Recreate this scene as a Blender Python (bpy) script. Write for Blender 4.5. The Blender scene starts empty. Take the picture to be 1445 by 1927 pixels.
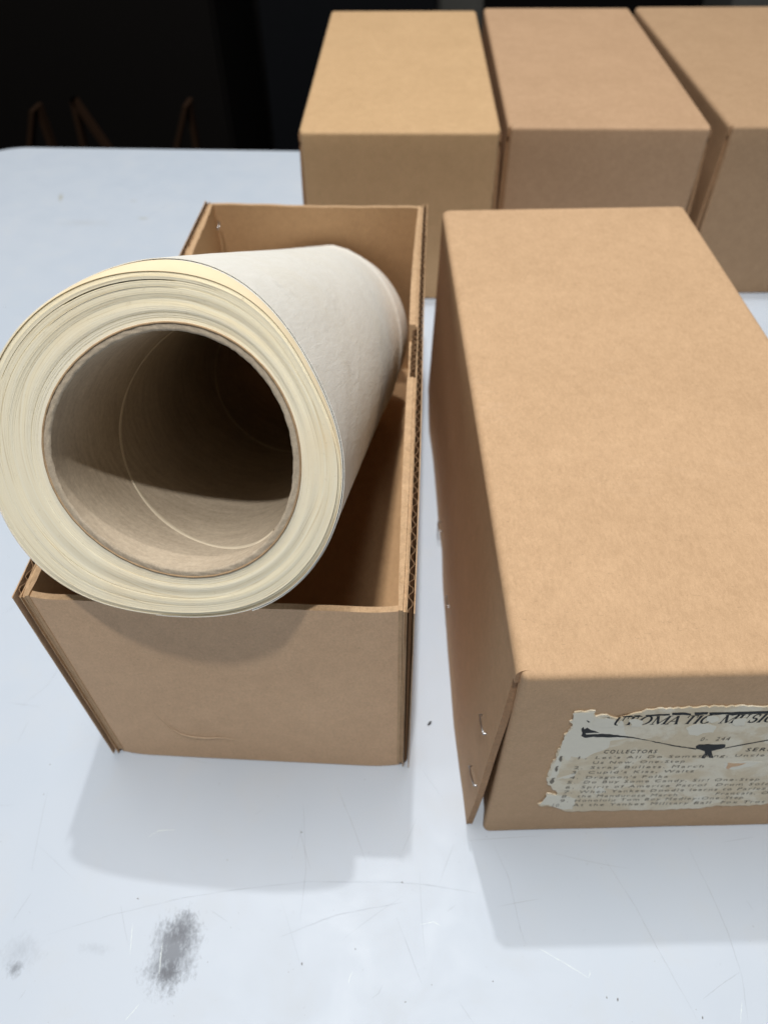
import bpy, math, random
import numpy as np
from mathutils import Matrix, Vector

# ------------------------------------------------------------------ camera
SC = bpy.context.scene
COL = SC.collection
CAM = np.array([0.13791, -0.14132, 0.32935]); YAW, PITCH, ROLL, FPX = 0.06353, -0.8285, -0.01217, 1375.82
PW, PH = 1445.0, 1927.0
def cam_axes():
    cy, sy, cp, sp = math.cos(YAW), math.sin(YAW), math.cos(PITCH), math.sin(PITCH)
    f = np.array([-sy*cp, cy*cp, sp]); r = np.array([cy, sy, 0.0]); u = np.cross(r, f)
    cr, sr = math.cos(ROLL), math.sin(ROLL)
    return cr*r + sr*u, -sr*r + cr*u, f
CR, CU, CF = cam_axes()
cd = bpy.data.cameras.new('camera'); cam = bpy.data.objects.new('camera', cd); COL.objects.link(cam)
cam.matrix_world = Matrix([[CR[i], CU[i], -CF[i], CAM[i]] for i in range(3)] + [[0, 0, 0, 1]])
cd.sensor_fit = 'VERTICAL'; cd.sensor_height = 36.0; cd.sensor_width = 27.0
cd.lens = FPX/PH*36.0; cd.clip_start = 0.01; cd.clip_end = 60.0
cd.dof.use_dof = True; cd.dof.focus_distance = 0.225; cd.dof.aperture_fstop = 13.0
SC.camera = cam
def ray(px, py): return CF*FPX + CR*(px-PW/2) + CU*(PH/2-py)
def on_z(px, py, z=0.0):
    d = ray(px, py); return CAM + d*((z-CAM[2])/d[2])
def on_y(px, py, y):
    d = ray(px, py); return CAM + d*((y-CAM[1])/d[1])

# ------------------------------------------------------------------ light (indoor hall, ceiling lamps, added soft fill)
wd = bpy.data.worlds.new('World'); SC.world = wd; wd.use_nodes = True
bg = wd.node_tree.nodes['Background']; bg.inputs[0].default_value = (1.0, 0.97, 0.92, 1); bg.inputs[1].default_value = 0.04
def lamp(name, loc, target, power, size, color=(1, 1, 1), shape='DISK', spread=180):
    ld = bpy.data.lights.new(name, 'AREA'); ld.energy = power; ld.shape = shape; ld.size = size; ld.color = color
    ld.spread = math.radians(spread)
    o = bpy.data.objects.new(name, ld); COL.objects.link(o); o.location = loc
    o.rotation_euler = (Vector(target)-Vector(loc)).to_track_quat('-Z', 'Y').to_euler()
    return o
lamp('ceiling_lamp_behind_table', (0.11, 0.535, 1.75), (0.12, 0.05, 0.1), 7.4, 0.035, (1, 0.975, 0.93))
lamp('ceiling_lamp_above_camera', (0.10, -0.64, 2.9), (0.1, 0.1, 0.1), 44.0, 0.12, (1, 0.975, 0.93))
lamp('ambient_fill', (-0.1, 0.35, 2.95), (-0.1, 0.3, 0.0), 37.0, 1.3, (1.0, 0.985, 0.96), 'SQUARE')  # added soft overhead fill, stands in for the hall's ambient light
SC.view_settings.view_transform = 'Standard'; SC.view_settings.look = 'None'
SC.view_settings.exposure = 0.0; SC.view_settings.gamma = 1.0; SC.view_settings.use_curve_mapping = False
SC.render.engine = 'CYCLES'

# ------------------------------------------------------------------ materials
MAT = {}
class NT:
    def __init__(s, name):
        m = bpy.data.materials.new(name); m.use_nodes = True; s.m = m; s.t = m.node_tree; s.n = s.t.nodes; s.l = s.t.links
        s.b = s.n['Principled BSDF']; s.co = s.n.new('ShaderNodeTexCoord').outputs['Object']
        MAT[name] = m
    def put(s, sock, v):
        if isinstance(v, (int, float)): sock.default_value = v
        elif isinstance(v, tuple): sock.default_value = v if len(v) != 3 or sock.type == 'VECTOR' else v+(1,)
        else: s.l.new(v, sock)
    def noise(s, scale, detail=3, rough=0.55, vec=None, dist=0.0, dims='3D', w=None):
        n = s.n.new('ShaderNodeTexNoise'); n.noise_dimensions = dims
        if dims != '1D': s.put(n.inputs['Vector'], vec or s.co)
        if w is not None: s.put(n.inputs['W'], w)
        n.inputs['Scale'].default_value = scale; n.inputs['Detail'].default_value = detail
        n.inputs['Roughness'].default_value = rough; n.inputs['Distortion'].default_value = dist
        return n.outputs[0]
    def scale(s, v, vec=None):
        n = s.n.new('ShaderNodeMapping'); s.put(n.inputs['Vector'], vec or s.co); n.inputs['Scale'].default_value = v
        return n.outputs[0]
    def math(s, op, a, b=0.0, c=0.0, clamp=False):
        n = s.n.new('ShaderNodeMath'); n.operation = op; n.use_clamp = clamp
        for i, v in enumerate((a, b, c)): s.put(n.inputs[i], v)
        return n.outputs[0]
    def rng(s, v, a, b, c=0.0, d=1.0):
        n = s.n.new('ShaderNodeMapRange'); s.put(n.inputs[0], v)
        for i, x in enumerate((a, b, c, d)): n.inputs[i+1].default_value = x
        return n.outputs[0]
    def mix(s, f, a, b, mode='MIX'):
        n = s.n.new('ShaderNodeMix'); n.data_type = 'RGBA'; n.blend_type = mode
        s.put(n.inputs[0], f); s.put(n.inputs[6], a); s.put(n.inputs[7], b); return n.outputs[2]
    def xyz(s, vec=None):
        n = s.n.new('ShaderNodeSeparateXYZ'); s.put(n.inputs[0], vec or s.co); return n.outputs
    def bump(s, h, strength, dist):
        n = s.n.new('ShaderNodeBump'); s.put(n.inputs['Height'], h); n.inputs['Strength'].default_value = strength
        n.inputs['Distance'].default_value = dist; s.l.new(n.outputs[0], s.b.inputs['Normal'])
    def done(s, col, rough=0.8, spec=0.3):
        s.put(s.b.inputs['Base Color'], col); s.put(s.b.inputs['Roughness'], rough)
        s.b.inputs['Specular IOR Level'].default_value = spec; return s.m

def kraft(name, base, dark=0.82, spec=0.25, seed=0.0):
    t = NT(name)
    off = t.n.new('ShaderNodeMapping'); t.put(off.inputs['Vector'], t.co); off.inputs['Location'].default_value = (seed, seed*.7, seed*.3)
    v = off.outputs[0]
    blot = t.noise(24, 4, 0.6, v, 0.4); mid = t.noise(150, 4, 0.6, v); fib = t.noise(900, 3, 0.7, t.scale((1.0, 0.45, 0.8), v), 0.6)
    fine = t.noise(2600, 2, 0.6, v)
    k = t.math('ADD', t.math('MULTIPLY', blot, 0.15), t.math('ADD', t.math('MULTIPLY', mid, 0.18), t.math('ADD', t.math('MULTIPLY', fib, 0.38), t.math('MULTIPLY', fine, 0.29))))
    f = t.rng(k, 0.37, 0.63)
    lo = tuple(c*dark*x for c, x in zip(base, (0.97, 0.94, 0.90))); hi = tuple(min(1, c*1.06) for c in base)
    c = t.mix(f, lo, hi)
    fl = t.rng(t.noise(700, 1, 0.5, t.scale((1, 1.7, 1.3), v)), 0.70, 0.76)
    c = t.mix(t.math('MULTIPLY', fl, 0.35), c, tuple(x*0.55 for x in base))
    hair = t.rng(t.noise(420, 2, 0.6, t.scale((5.0, 0.8, 1.5), v), 1.2), 0.66, 0.74); hair2 = t.rng(t.noise(420, 2, 0.6, t.scale((0.8, 5.0, 1.5), v), 1.2), 0.67, 0.75)
    c = t.mix(t.math('MULTIPLY', hair, 0.30), c, tuple(min(1, x*1.25) for x in base)); c = t.mix(t.math('MULTIPLY', hair2, 0.22), c, tuple(x*0.62 for x in base))
    rub = t.math('MULTIPLY', t.rng(t.noise(9, 5, 0.7, v, 1.0), 0.56, 0.72), t.rng(t.noise(210, 4, 0.7, t.scale((0.5, 2.0, 1.0), v)), 0.5, 0.68))
    c = t.mix(t.math('MULTIPLY', rub, 0.30), c, tuple(min(1, x*y) for x, y in zip(base, (1.12, 1.2, 1.35))))
    t.bump(t.math('ADD', fib, t.math('MULTIPLY', mid, 0.8)), 0.16, 0.0006)
    return t.done(c, t.rng(fib, 0.3, 0.7, 0.62, 0.8), spec)
KRAFT = (0.62, 0.418, 0.254)
kraft('kraft_lid', KRAFT, seed=0.0)
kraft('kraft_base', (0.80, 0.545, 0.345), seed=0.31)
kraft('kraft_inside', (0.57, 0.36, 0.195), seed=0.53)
kraft('kraft_gold', (0.64, 0.435, 0.245), seed=0.91)
kraft('kraft_rose', (0.55, 0.365, 0.228), seed=1.37)
kraft('kraft_dull', (0.50, 0.335, 0.205), seed=1.73)
kraft('board_edge', (0.50, 0.30, 0.165), dark=0.6, seed=2.1)
kraft('liner_edge', (0.62, 0.42, 0.25), dark=0.7, seed=2.6)
kraft('fluting_brown', (0.33, 0.20, 0.11), dark=0.7, seed=2.9)
kraft('scuff_tan', (0.66, 0.50, 0.35), dark=0.8, seed=3.3)
kraft('tube_edge', (0.56, 0.475, 0.365), dark=0.75, seed=3.7)
kraft('tube_ply', (0.52, 0.36, 0.215), dark=0.7, seed=3.9)

def tube_mat():
    t = NT('tube_inside')
    st = t.noise(60, 5, 0.7, t.scale((1, 6, 1)), 0.3); fib = t.noise(700, 3, 0.7); bl = t.noise(30, 3)
    k = t.math('ADD', t.math('MULTIPLY', st, 0.4), t.math('ADD', t.math('MULTIPLY', fib, 0.35), t.math('MULTIPLY', bl, 0.25)))
    c = t.mix(t.rng(k, 0.36, 0.66), (0.43, 0.35, 0.26), (0.68, 0.575, 0.44))
    t.bump(fib, 0.15, 0.0005); t.done(c, 0.7, 0.2)
tube_mat()
t = NT('tube_seam'); t.done(t.mix(t.noise(300), (0.72, 0.62, 0.47), (0.85, 0.75, 0.58)), 0.7, 0.2)

def paper_mats():
    t = NT('paper_face')                                   # off-white roll paper
    st = t.noise(420, 4, 0.7, t.scale((1.0, 0.22, 1.0)), 0.5); bl = t.noise(22, 4, 0.6, None, 0.6); sm = t.noise(75, 3, 0.6)
    c = t.mix(t.rng(st, 0.3, 0.7), (0.90, 0.89, 0.83), (0.95, 0.945, 0.90))
    c = t.mix(t.rng(bl, 0.5, 0.75, 0, 0.25), c, (0.86, 0.80, 0.64))
    c = t.mix(t.rng(sm, 0.62, 0.78, 0, 0.25), c, (0.50, 0.49, 0.44))
    wr = t.noise(38, 3, 0.5, t.scale((1, 0.5, 1)), 0.8); t.bump(t.math('ADD', t.math('MULTIPLY', st, .3), wr), 0.30, 0.0022); t.done(c, 0.6, 0.3)
    # thin paper lets some light through
    tr = t.n.new('ShaderNodeBsdfTranslucent'); tr.inputs[0].default_value = (0.85, 0.70, 0.45, 1)
    mx = t.n.new('ShaderNodeMixShader'); mx.inputs[0].default_value = 0.04
    out = t.n['Material Output']; t.l.new(t.b.outputs[0], mx.inputs[1]); t.l.new(tr.outputs[0], mx.inputs[2]); t.l.new(mx.outputs[0], out.inputs[0])
    t = NT('paper_edge')                                   # stacked edges, yellowed in bands
    x, y, z = t.xyz()
    r = t.math('SQRT', t.math('ADD', t.math('MULTIPLY', x, x), t.math('MULTIPLY', z, z)))
    rw = t.math('ADD', r, t.math('MULTIPLY', t.noise(22, 2), 0.004))
    band = t.noise(380, 3, 0.6, dims='1D', w=rw); fine = t.noise(3600, 2, 0.6, dims='1D', w=rw); fib = t.noise(600, 3, 0.7)
    bl = t.noise(35, 3)
    c = t.mix(t.rng(band, 0.35, 0.68), (0.985, 0.905, 0.69), (0.99, 0.935, 0.76))
    c = t.mix(t.rng(fine, 0.40, 0.66, 0.08, 0.0), c, (0.66, 0.52, 0.30))
    line = t.math('MULTIPLY', t.rng(t.noise(1500, 1, 0.5, dims='1D', w=rw), 0.63, 0.70), t.rng(t.noise(45, 3), 0.42, 0.6))
    c = t.mix(t.math('MULTIPLY', line, 0.32), c, (0.50, 0.38, 0.20))
    inner = t.rng(r, 0.040, 0.0455, 1, 0)
    c = t.mix(t.math('MULTIPLY', inner, 0.5), c, (0.985, 0.94, 0.80))
    c = t.mix(t.rng(bl, 0.5, 0.75, 0, 0.35), c, (0.95, 0.77, 0.50))
    c = t.mix(t.rng(fib, 0.62, 0.75, 0, 0.25), c, (0.55, 0.45, 0.28))
    t.bump(fib, 0.10, 0.0003); t.done(c, 0.8, 0.15)
    t = NT('paper_tan_shade'); t.done(t.mix(t.noise(120), (0.86, 0.71, 0.47), (0.92, 0.80, 0.58)), 0.75, 0.2)  # tan paints in shade and light coming through the loose sheet
paper_mats()

def table_mat():
    t = NT('table_plastic')
    big = t.noise(5, 4, 0.6); mid = t.noise(40, 5, 0.65, None, 0.5); sp = t.noise(1100, 2, 0.5); fine = t.noise(260, 4, 0.7)
    c = t.mix(t.rng(big, 0.35, 0.65), (0.545, 0.625, 0.735), (0.58, 0.65, 0.75))
    c = t.mix(t.rng(mid, 0.52, 0.80, 0, 0.30), c, (0.60, 0.63, 0.66))
    c = t.mix(t.math('MULTIPLY', t.rng(sp, 0.735, 0.79), t.rng(mid, 0.4, 0.65)), c, (0.25, 0.25, 0.27))
    x, y, z = t.xyz()
    def smudge(c, px, py, rx, ry, col, amount, ang=0.0, thr=0.45):
        p = on_z(px, py); dx = t.math('SUBTRACT', x, float(p[0])); dy = t.math('SUBTRACT', y, float(p[1]))
        ca, sa = math.cos(ang), math.sin(ang)
        u = t.math('ADD', t.math('MULTIPLY', dx, ca/rx), t.math('MULTIPLY', dy, sa/rx))
        v = t.math('ADD', t.math('MULTIPLY', dx, -sa/ry), t.math('MULTIPLY', dy, ca/ry))
        d = t.math('SQRT', t.math('ADD', t.math('MULTIPLY', u, u), t.math('MULTIPLY', v, v)))
        m = t.rng(d, 1.0, 0.0)
        brk = t.math('ADD', t.math('MULTIPLY', t.noise(620, 5, 0.8, t.scale((1.0, .55, 1)), 0.5), 0.75), t.math('MULTIPLY', t.noise(120, 4, 0.65), 0.5))
        k = t.rng(t.math('ADD', t.math('MULTIPLY', m, 0.62), brk), 0.66+thr, 1.0+thr)
        return t.mix(t.math('MULTIPLY', k, amount), c, col)
    dk = (0.10, 0.11, 0.135)
    c = smudge(c, 328, 1790, 0.0150, 0.0215, dk, 0.75, -0.15, 0.12)
    c = smudge(c, 345, 1745, 0.0100, 0.0090, dk, 0.6, 0.2, 0.16)
    c = smudge(c, 318, 1835, 0.0085, 0.0080, dk, 0.7, -0.3, 0.16)
    c = smudge(c, 30, 1825, 0.006, 0.006, dk, 0.6, 0.4, 0.24)
    c = smudge(c, 40, 1790, 0.022, 0.014, dk, 0.20, 0, 0.30)
    c = smudge(c, 180, 1785, 0.018, 0.005, dk, 0.16, 0, 0.30)
    c = smudge(c, 115, 372, 0.006, 0.022, (0.42, 0.40, 0.28), 0.8, 0.3, 0.28)
    c = smudge(c, 270, 411, 0.012, 0.008, (0.42, 0.40, 0.28), 0.6, 0, 0.30)
    c = smudge(c, 252, 378, 0.010, 0.008, (0.42, 0.40, 0.30), 0.4, 0, 0.30)
    c = smudge(c, 160, 420, 0.07, 0.02, (0.45, 0.46, 0.46), 0.35, 0, 0.33)
    t.bump(t.math('ADD', fine, t.math('MULTIPLY', mid, .6)), 0.05, 0.0004)
    t.done(c, t.rng(mid, 0.35, 0.7, 0.38, 0.55), 0.35)
table_mat()
def plain(name, c, rough=0.6, spec=0.3, metal=0.0, var=0.25, sc=60):
    t = NT(name); t.done(t.mix(t.noise(sc, 4), tuple(x*(1-var) for x in c), c), rough, spec); t.b.inputs['Metallic'].default_value = metal
plain('scratch_grey', (0.44, 0.49, 0.56)); plain('scratch_white', (0.80, 0.88, 0.9), var=0.03)
plain('grit_grey', (0.22, 0.21, 0.20), var=.6, sc=40)
plain('staple_steel', (0.62, 0.63, 0.65), 0.32, 0.5, 1.0)
plain('table_leg_grey', (0.3, 0.3, 0.31), 0.45)
plain('crumb_black', (0.02, 0.02, 0.022), 0.6)
plain('floor_dark', (0.012, 0.010, 0.010), 0.8, 0.1)
plain('cabinet_brown_black', (0.0065, 0.0055, 0.005), 0.75, 0.15)
plain('cabinet_blue_black', (0.0065, 0.0075, 0.010), 0.75, 0.15)
plain('trestle_wood', (0.034, 0.017, 0.009), 0.6, 0.2)
plain('bin_grey', (0.16, 0.16, 0.15), 0.6)
plain('label_ink', (0.035, 0.038, 0.042), 0.7, 0.2, 0, 0.5, 900)
plain('label_ink_faded', (0.31, 0.28, 0.23), 0.8, 0.15, 0, 0.5, 900)
plain('label_torn', (0.90, 0.865, 0.745), 0.85, 0.1, 0, 0.08, 300)
t = NT('label_paper')
c = t.mix(t.rng(t.noise(55, 5, 0.6, None, 0.4), 0.46, 0.56), (0.76, 0.66, 0.49), (0.86, 0.80, 0.655))
c = t.mix(t.rng(t.noise(240, 4, 0.7), 0.5, 0.75, 0, 0.4), c, (0.55, 0.46, 0.33)); t.bump(t.math('ADD', t.noise(500), t.math('MULTIPLY', t.noise(60, 4), 2.0)), 0.25, 0.0005); t.done(c, 0.8, 0.15)

# ------------------------------------------------------------------ helpers
def link(name, me, parent=None):
    o = bpy.data.objects.new(name, me); COL.objects.link(o)
    if parent is not None: o.parent = parent
    return o
def mesh(name, V, F, mats, parent=None, smooth=None, midx=None):
    me = bpy.data.meshes.new(name); me.from_pydata([tuple(map(float, v)) for v in V], [], F)
    for m in ([mats] if isinstance(mats, str) else mats): me.materials.append(MAT[m])
    if smooth is True: me.polygons.foreach_set('use_smooth', [True]*len(F))
    elif smooth not in (None, False): me.polygons.foreach_set('use_smooth', smooth)
    if midx is not None: me.polygons.foreach_set('material_index', midx)
    me.update(); return link(name, me, parent)
def thing(name, label, cat, loc=(0, 0, 0), rotz=0.0, group=None):
    o = link(name, None); o.location = loc; o.rotation_euler = (0, 0, rotz); o.empty_display_size = 0.02
    o['label'] = label; o['category'] = cat
    if group: o['group'] = group
    return o
def tag(o, label, cat, group=None):
    o['label'] = label; o['category'] = cat
    if group: o['group'] = group
    return o
class Wob:                                                # smooth 1-D / 2-D wobble
    def __init__(s, seed, n=5, amp=1.0, f0=1.0):
        r = random.Random(seed); s.a = [(amp*r.uniform(.4, 1)/(k+1)**.7, f0*(k+1)*r.uniform(.7, 1.3), f0*(k+1)*r.uniform(-1, 1), r.uniform(0, 6.28)) for k in range(n)]
    def __call__(s, x, y=0.0): return sum(a*math.sin(fx*x+fy*y+p) for a, fx, fy, p in s.a)
def normals(P):
    du = np.gradient(P, axis=0); dv = np.gradient(P, axis=1); n = np.cross(du, dv)
    return n/np.maximum(np.linalg.norm(n, axis=2, keepdims=True), 1e-12)
def slab(name, P, thick, mats, parent, flip=1.0, rim_noise=0.0, seed=0):
    """closed board: P (nu,nv,3) is the outer face, thickness goes against its normal; rim gets material 1"""
    P = np.asarray(P, float); nu, nv, _ = P.shape; N = normals(P)*flip; Q = P - N*(thick if np.isscalar(thick) else thick[..., None])
    V = list(P.reshape(-1, 3)) + list(Q.reshape(-1, 3)); F = []; sm = []; mi = []; n = nu*nv
    for i in range(nu-1):
        for j in range(nv-1):
            a = (i*nv+j, (i+1)*nv+j, (i+1)*nv+j+1, i*nv+j+1)
            F += [a if flip > 0 else a[::-1], tuple(x+n for x in (a[::-1] if flip > 0 else a))]; sm += [True, True]; mi += [0, 0]
    loop = [(i, 0) for i in range(nu)] + [(nu-1, j) for j in range(1, nv)] + [(i, nv-1) for i in range(nu-2, -1, -1)] + [(0, j) for j in range(nv-2, 0, -1)]
    rg = random.Random(seed); base = len(V)
    for (i, j) in loop:
        nz = rim_noise
        V.append(P[i, j]); V.append(P[i, j]*.5+Q[i, j]*.5 + np.array([rg.uniform(-nz, nz) for _ in range(3)])); V.append(Q[i, j])
    L = len(loop)
    for k in range(L):
        a = base+3*k; b = base+3*((k+1) % L)
        for q in (0, 1):
            f = (a+q, a+q+1, b+q+1, b+q); F.append(f[::-1] if flip > 0 else f); sm.append(False); mi.append(1)
    return mesh(name, V, F, mats, parent, sm, mi)
def tube(path, rad, seg=6):
    V = []; F = []; path = [np.asarray(p, float) for p in path]
    for i, p in enumerate(path):
        d = path[min(i+1, len(path)-1)]-path[max(i-1, 0)]; d /= np.linalg.norm(d)
        a = np.cross(d, [0.3, 0.2, 0.9]); a /= np.linalg.norm(a); b = np.cross(d, a)
        for k in range(seg): V.append(p+rad*(math.cos(6.2832*k/seg)*a+math.sin(6.2832*k/seg)*b))
    for i in range(len(path)-1):
        for k in range(seg): F.append((i*seg+k, i*seg+(k+1) % seg, (i+1)*seg+(k+1) % seg, (i+1)*seg+k))
    F.append(tuple(range(seg))[::-1]); F.append(tuple(range(len(V)-seg, len(V)))); return V, F
def boxgeo(x0, x1, y0, y1, z0, z1):
    V = [(x, y, z) for z in (z0, z1) for y in (y0, y1) for x in (x0, x1)]
    return V, [(0, 2, 3, 1), (4, 5, 7, 6), (0, 1, 5, 4), (2, 6, 7, 3), (0, 4, 6, 2), (1, 3, 7, 5)]
def bevel(o, w, seg=2):
    m = o.modifiers.new('bevel', 'BEVEL'); m.width = w; m.segments = seg; m.limit_method = 'ANGLE'
    return o

# ------------------------------------------------------------------ the setting
fl = mesh('floor', *boxgeo(-4, 4, -3, 7, -0.80, -0.74), 'floor_dark'); fl['kind'] = 'structure'

# white folding table
tb = thing('folding_table', 'white plastic table top with rounded corner, scratches and black smudges', 'table', (0, 0, -0.74))
def table_top():
    x0, x1, y0, y1, r = -0.372, 1.05, -0.95, 0.7065, 0.058
    out = []
    for cx, cy, a0 in ((x1-r, y0+r, -90), (x1-r, y1-r, 0), (x0+r, y1-r, 90), (x0+r, y0+r, 180)):
        for k in range(13): a = math.radians(a0+90*k/12); out.append((cx, cy, math.cos(a), math.sin(a)))
    prof = [(-0.004, 0.0), (-0.0022, -0.0004), (-0.0008, -0.0017), (0, -0.004), (0, -0.036), (-0.004, -0.042)]
    V = []; F = []; n = len(out)
    for off, z in prof:
        for cx, cy, c, s in out: V.append((cx+(r+off)*c, cy+(r+off)*s, z+0.74))
    for i in range(len(prof)-1):
        for k in range(n): F.append((i*n+k, (i+1)*n+k, (i+1)*n+(k+1) % n, i*n+(k+1) % n))
    F.append(tuple(range(n))); F.append(tuple(range(len(V)-n, len(V)))[::-1])
    sm = [True]*(len(F)-2)+[False, False]
    return mesh('table_top', V, F, 'table_plastic', tb, sm)
tt = table_top(); tt.location = (0, 0, 0)
# the material reads the table top in table coordinates: shift its mesh so that object space = world space
for v in tt.data.vertices: v.co.z -= 0.74
tt.location = (0, 0, 0.74)
for lx in (-0.27, 0.93):
    for ly in (-0.8, 0.55):
        V, F = tube([(lx, ly, 0.0), (lx, ly, 0.35), (lx, ly, 0.699)], 0.014, 10); mesh('leg', V, F, 'table_leg_grey', tb, True)
def scratches():
    dark = [[(634, 1480), (660, 1543), (689, 1622)], [(571, 1512), (576, 1638), (565, 1732)],
            [(89, 1759), (210, 1722), (342, 1690), (437, 1675), (579, 1659), (757, 1661)], [(526, 1764), (631, 1722), (757, 1698)],
            [(1138, 1618), (1195, 1706), (1241, 1793), (1313, 1922)], [(1293, 1592), (1334, 1675), (1370, 1757), (1396, 1840), (1406, 1922)],
            [(927, 1587), (958, 1654), (978, 1747), (989, 1778)], [(746, 1726), (770, 1790), (793, 1850)], [(700, 1657), (800, 1665), (896, 1680)],
            [(1391, 1829), (1360, 1850), (1322, 1880)], [(40, 1330), (90, 1290), (130, 1230)], [(5, 1155), (18, 1148), (32, 1138)],
            [(15, 1322), (45, 1326), (75, 1330)], [(700, 1878), (712, 1870), (720, 1853)], [(60, 1640), (75, 1560), (90, 1490)]]
    white = [[(245, 1796), (248, 1765), (250, 1738)], [(1014, 1785), (1060, 1811), (1107, 1840)], [(1107, 1840), (1110, 1833), (1108, 1826)],
             [(1392, 1925), (1394, 1900), (1395, 1885)], [(236, 1920), (250, 1905), (262, 1890)], [(300, 1835), (303, 1800), (306, 1775)],
             [(655, 1850), (660, 1835), (664, 1828)], [(790, 1740), (815, 1735), (830, 1742)], [(280, 1575), (300, 1563), (330, 1562)]]
    for nm, L, wd_, m in (('scratch_marks', dark, 0.00009, 'scratch_grey'), ('scuff_marks', white, 0.00016, 'scratch_white')):
        V = []; F = []; rg = random.Random(4)
        for line in L:
            pts = [on_z(*p)[:2] for p in line]; pl = []
            for a, b in zip(pts[:-1], pts[1:]):
                for k in range(8): pl.append(a+(b-a)*k/8)
            pl.append(pts[-1]); b0 = len(V); n = len(pl)
            for i, p in enumerate(pl):
                d = pl[min(i+1, n-1)]-pl[max(i-1, 0)]; d = d/np.linalg.norm(d); nn = np.array([-d[1], d[0]])
                w = wd_*rg.uniform(.3, 1.0)*math.sin(math.pi*(i+.5)/n)**.5
                j = nn*rg.uniform(-1, 1)*0.0001
                V += [(*(p+nn*w+j), 0.00004), (*(p-nn*w+j), 0.00004)]
            F += [(b0+2*i, b0+2*i+1, b0+2*i+3, b0+2*i+2) for i in range(n-1)]
        o = mesh(nm, V, F, m, tb); o.location = (0, 0, 0.74); o['kind'] = 'stuff'
scratches()
def table_wear():
    rg = random.Random(21); V = []; F = []
    for q in range(110):                                  # random hairlines
        x = rg.uniform(-0.30, 0.45); y = rg.choice((rg.uniform(-0.12, 0.02), rg.uniform(-0.2, 0.68))); a = rg.gauss(1.2, 0.9); L = rg.uniform(.004, .04); cv = rg.uniform(-4, 4); w = rg.uniform(.00003, .00007); b0 = len(V); n = 9
        for i in range(n):
            nx, ny = -math.sin(a), math.cos(a); k = w*math.sin(math.pi*(i+.3)/n)
            V += [(x+nx*k, y+ny*k, 0.00003), (x-nx*k, y-ny*k, 0.00003)]; x += math.cos(a)*L/n; y += math.sin(a)*L/n; a += cv*L/n
        F += [(b0+2*i, b0+2*i+1, b0+2*i+3, b0+2*i+2) for i in range(n-1)]
    o = mesh('hairline_marks', V, F, 'scratch_grey', tb); o.location = (0, 0, 0.74); o['kind'] = 'stuff'
    V = []; F = []
    for q in range(150):                                  # dust and grit
        x = rg.uniform(-0.33, 0.45); y = rg.choice((rg.uniform(-0.12, 0.0), rg.uniform(-0.2, 0.69))); r = rg.uniform(.00008, .00028); b0 = len(V); n = 6; ro = rg.uniform(0, 6); el = rg.uniform(1, 2.4)
        for i in range(n): u_, v_ = r*el*math.cos(6.283*i/n), r*math.sin(6.283*i/n); V.append((x+u_*math.cos(ro)-v_*math.sin(ro), y+u_*math.sin(ro)+v_*math.cos(ro), 0.00002))
        V.append((x, y, r*.8)); F += [(b0+i, b0+(i+1) % n, b0+n) for i in range(n)]
    o = mesh('grit', V, F, 'grit_grey', tb); o.location = (0, 0, 0.74); o['kind'] = 'stuff'
table_wear()

# dark room behind the table
def cabinet(name, label, x0, x1, y, depth, ztop, mat, n):
    c = thing(name, label, 'cabinet', ((x0+x1)/2, y, -0.74)); w = x1-x0; h = ztop+0.74
    mesh('carcass', *boxgeo(-w/2, w/2, 0.02, depth, 0, h), mat, c)
    for k in range(n):
        a = -w/2+w*k/n+0.006; b = -w/2+w*(k+1)/n-0.006
        bevel(mesh('door', *boxgeo(a, b, 0.0, 0.0195, 0.05, h-0.02), mat, c), 0.003)
    mesh('plinth', *boxgeo(-w/2+.01, w/2-.01, 0.012, 0.0195, 0, 0.048), mat, c)
xl = on_y(420, 150, 1.95)[0]
cabinet('dark_cabinet', 'brown black cabinet in the dark behind the bare table corner', xl-1.5, xl, 1.95, 0.5, 0.7, 'cabinet_brown_black', 2)
cabinet('dark_locker', 'blue black locker in the dark just left of the closed boxes', xl+0.09, xl+0.55, 2.05, 0.5, 0.7, 'cabinet_blue_black', 1)
def trestle(label, apex, feet, y):
    a = on_y(*apex, y); c = thing('wooden_trestle', label, 'trestle', (a[0], y, -0.74), 0, 'wooden trestles in the dark behind the table')
    top = a[2]+0.74
    for px, py in feet:
        f = on_y(px, py, y); k = (f[0]-a[0])/max(1e-3, a[2]-f[2])
        k = max(-.45, min(.45, k)); x1 = k*top; w = 0.008
        V = [(-w*.6, -.012, top), (w*.6, -.012, top), (x1+w, -.012, 0), (x1-w, -.012, 0)]; V += [(x, .012, z) for x, _, z in V]
        yo = 0.0 if px < apex[0] else 0.0245
        V = [(x, yy+yo, z) for x, yy, z in V]
        mesh('leg', V, [(0, 3, 2, 1), (4, 5, 6, 7), (0, 1, 5, 4), (1, 2, 6, 5), (2, 3, 7, 6), (3, 0, 4, 7)], 'trestle_wood', c)
    mesh('cross_bar', *boxgeo(-.10, .10, -.02, -.0125, top*.30, top*.30+.03), 'trestle_wood', c)
for ap, ft, yy, lb in (((64, 205), ((42, 272), (88, 272)), 1.45, 'brown wooden trestle in the dark, straight behind the rounded table corner'), ((132, 193), ((150, 270), (200, 272)), 1.52, 'brown wooden trestle in the dark with both legs leaning one way'),
                   ((351, 196), ((314, 275), (364, 275)), 1.45, 'brown wooden trestle standing in the dark nearest the blue black locker')):
    trestle(lb, ap, ft, yy)
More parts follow.
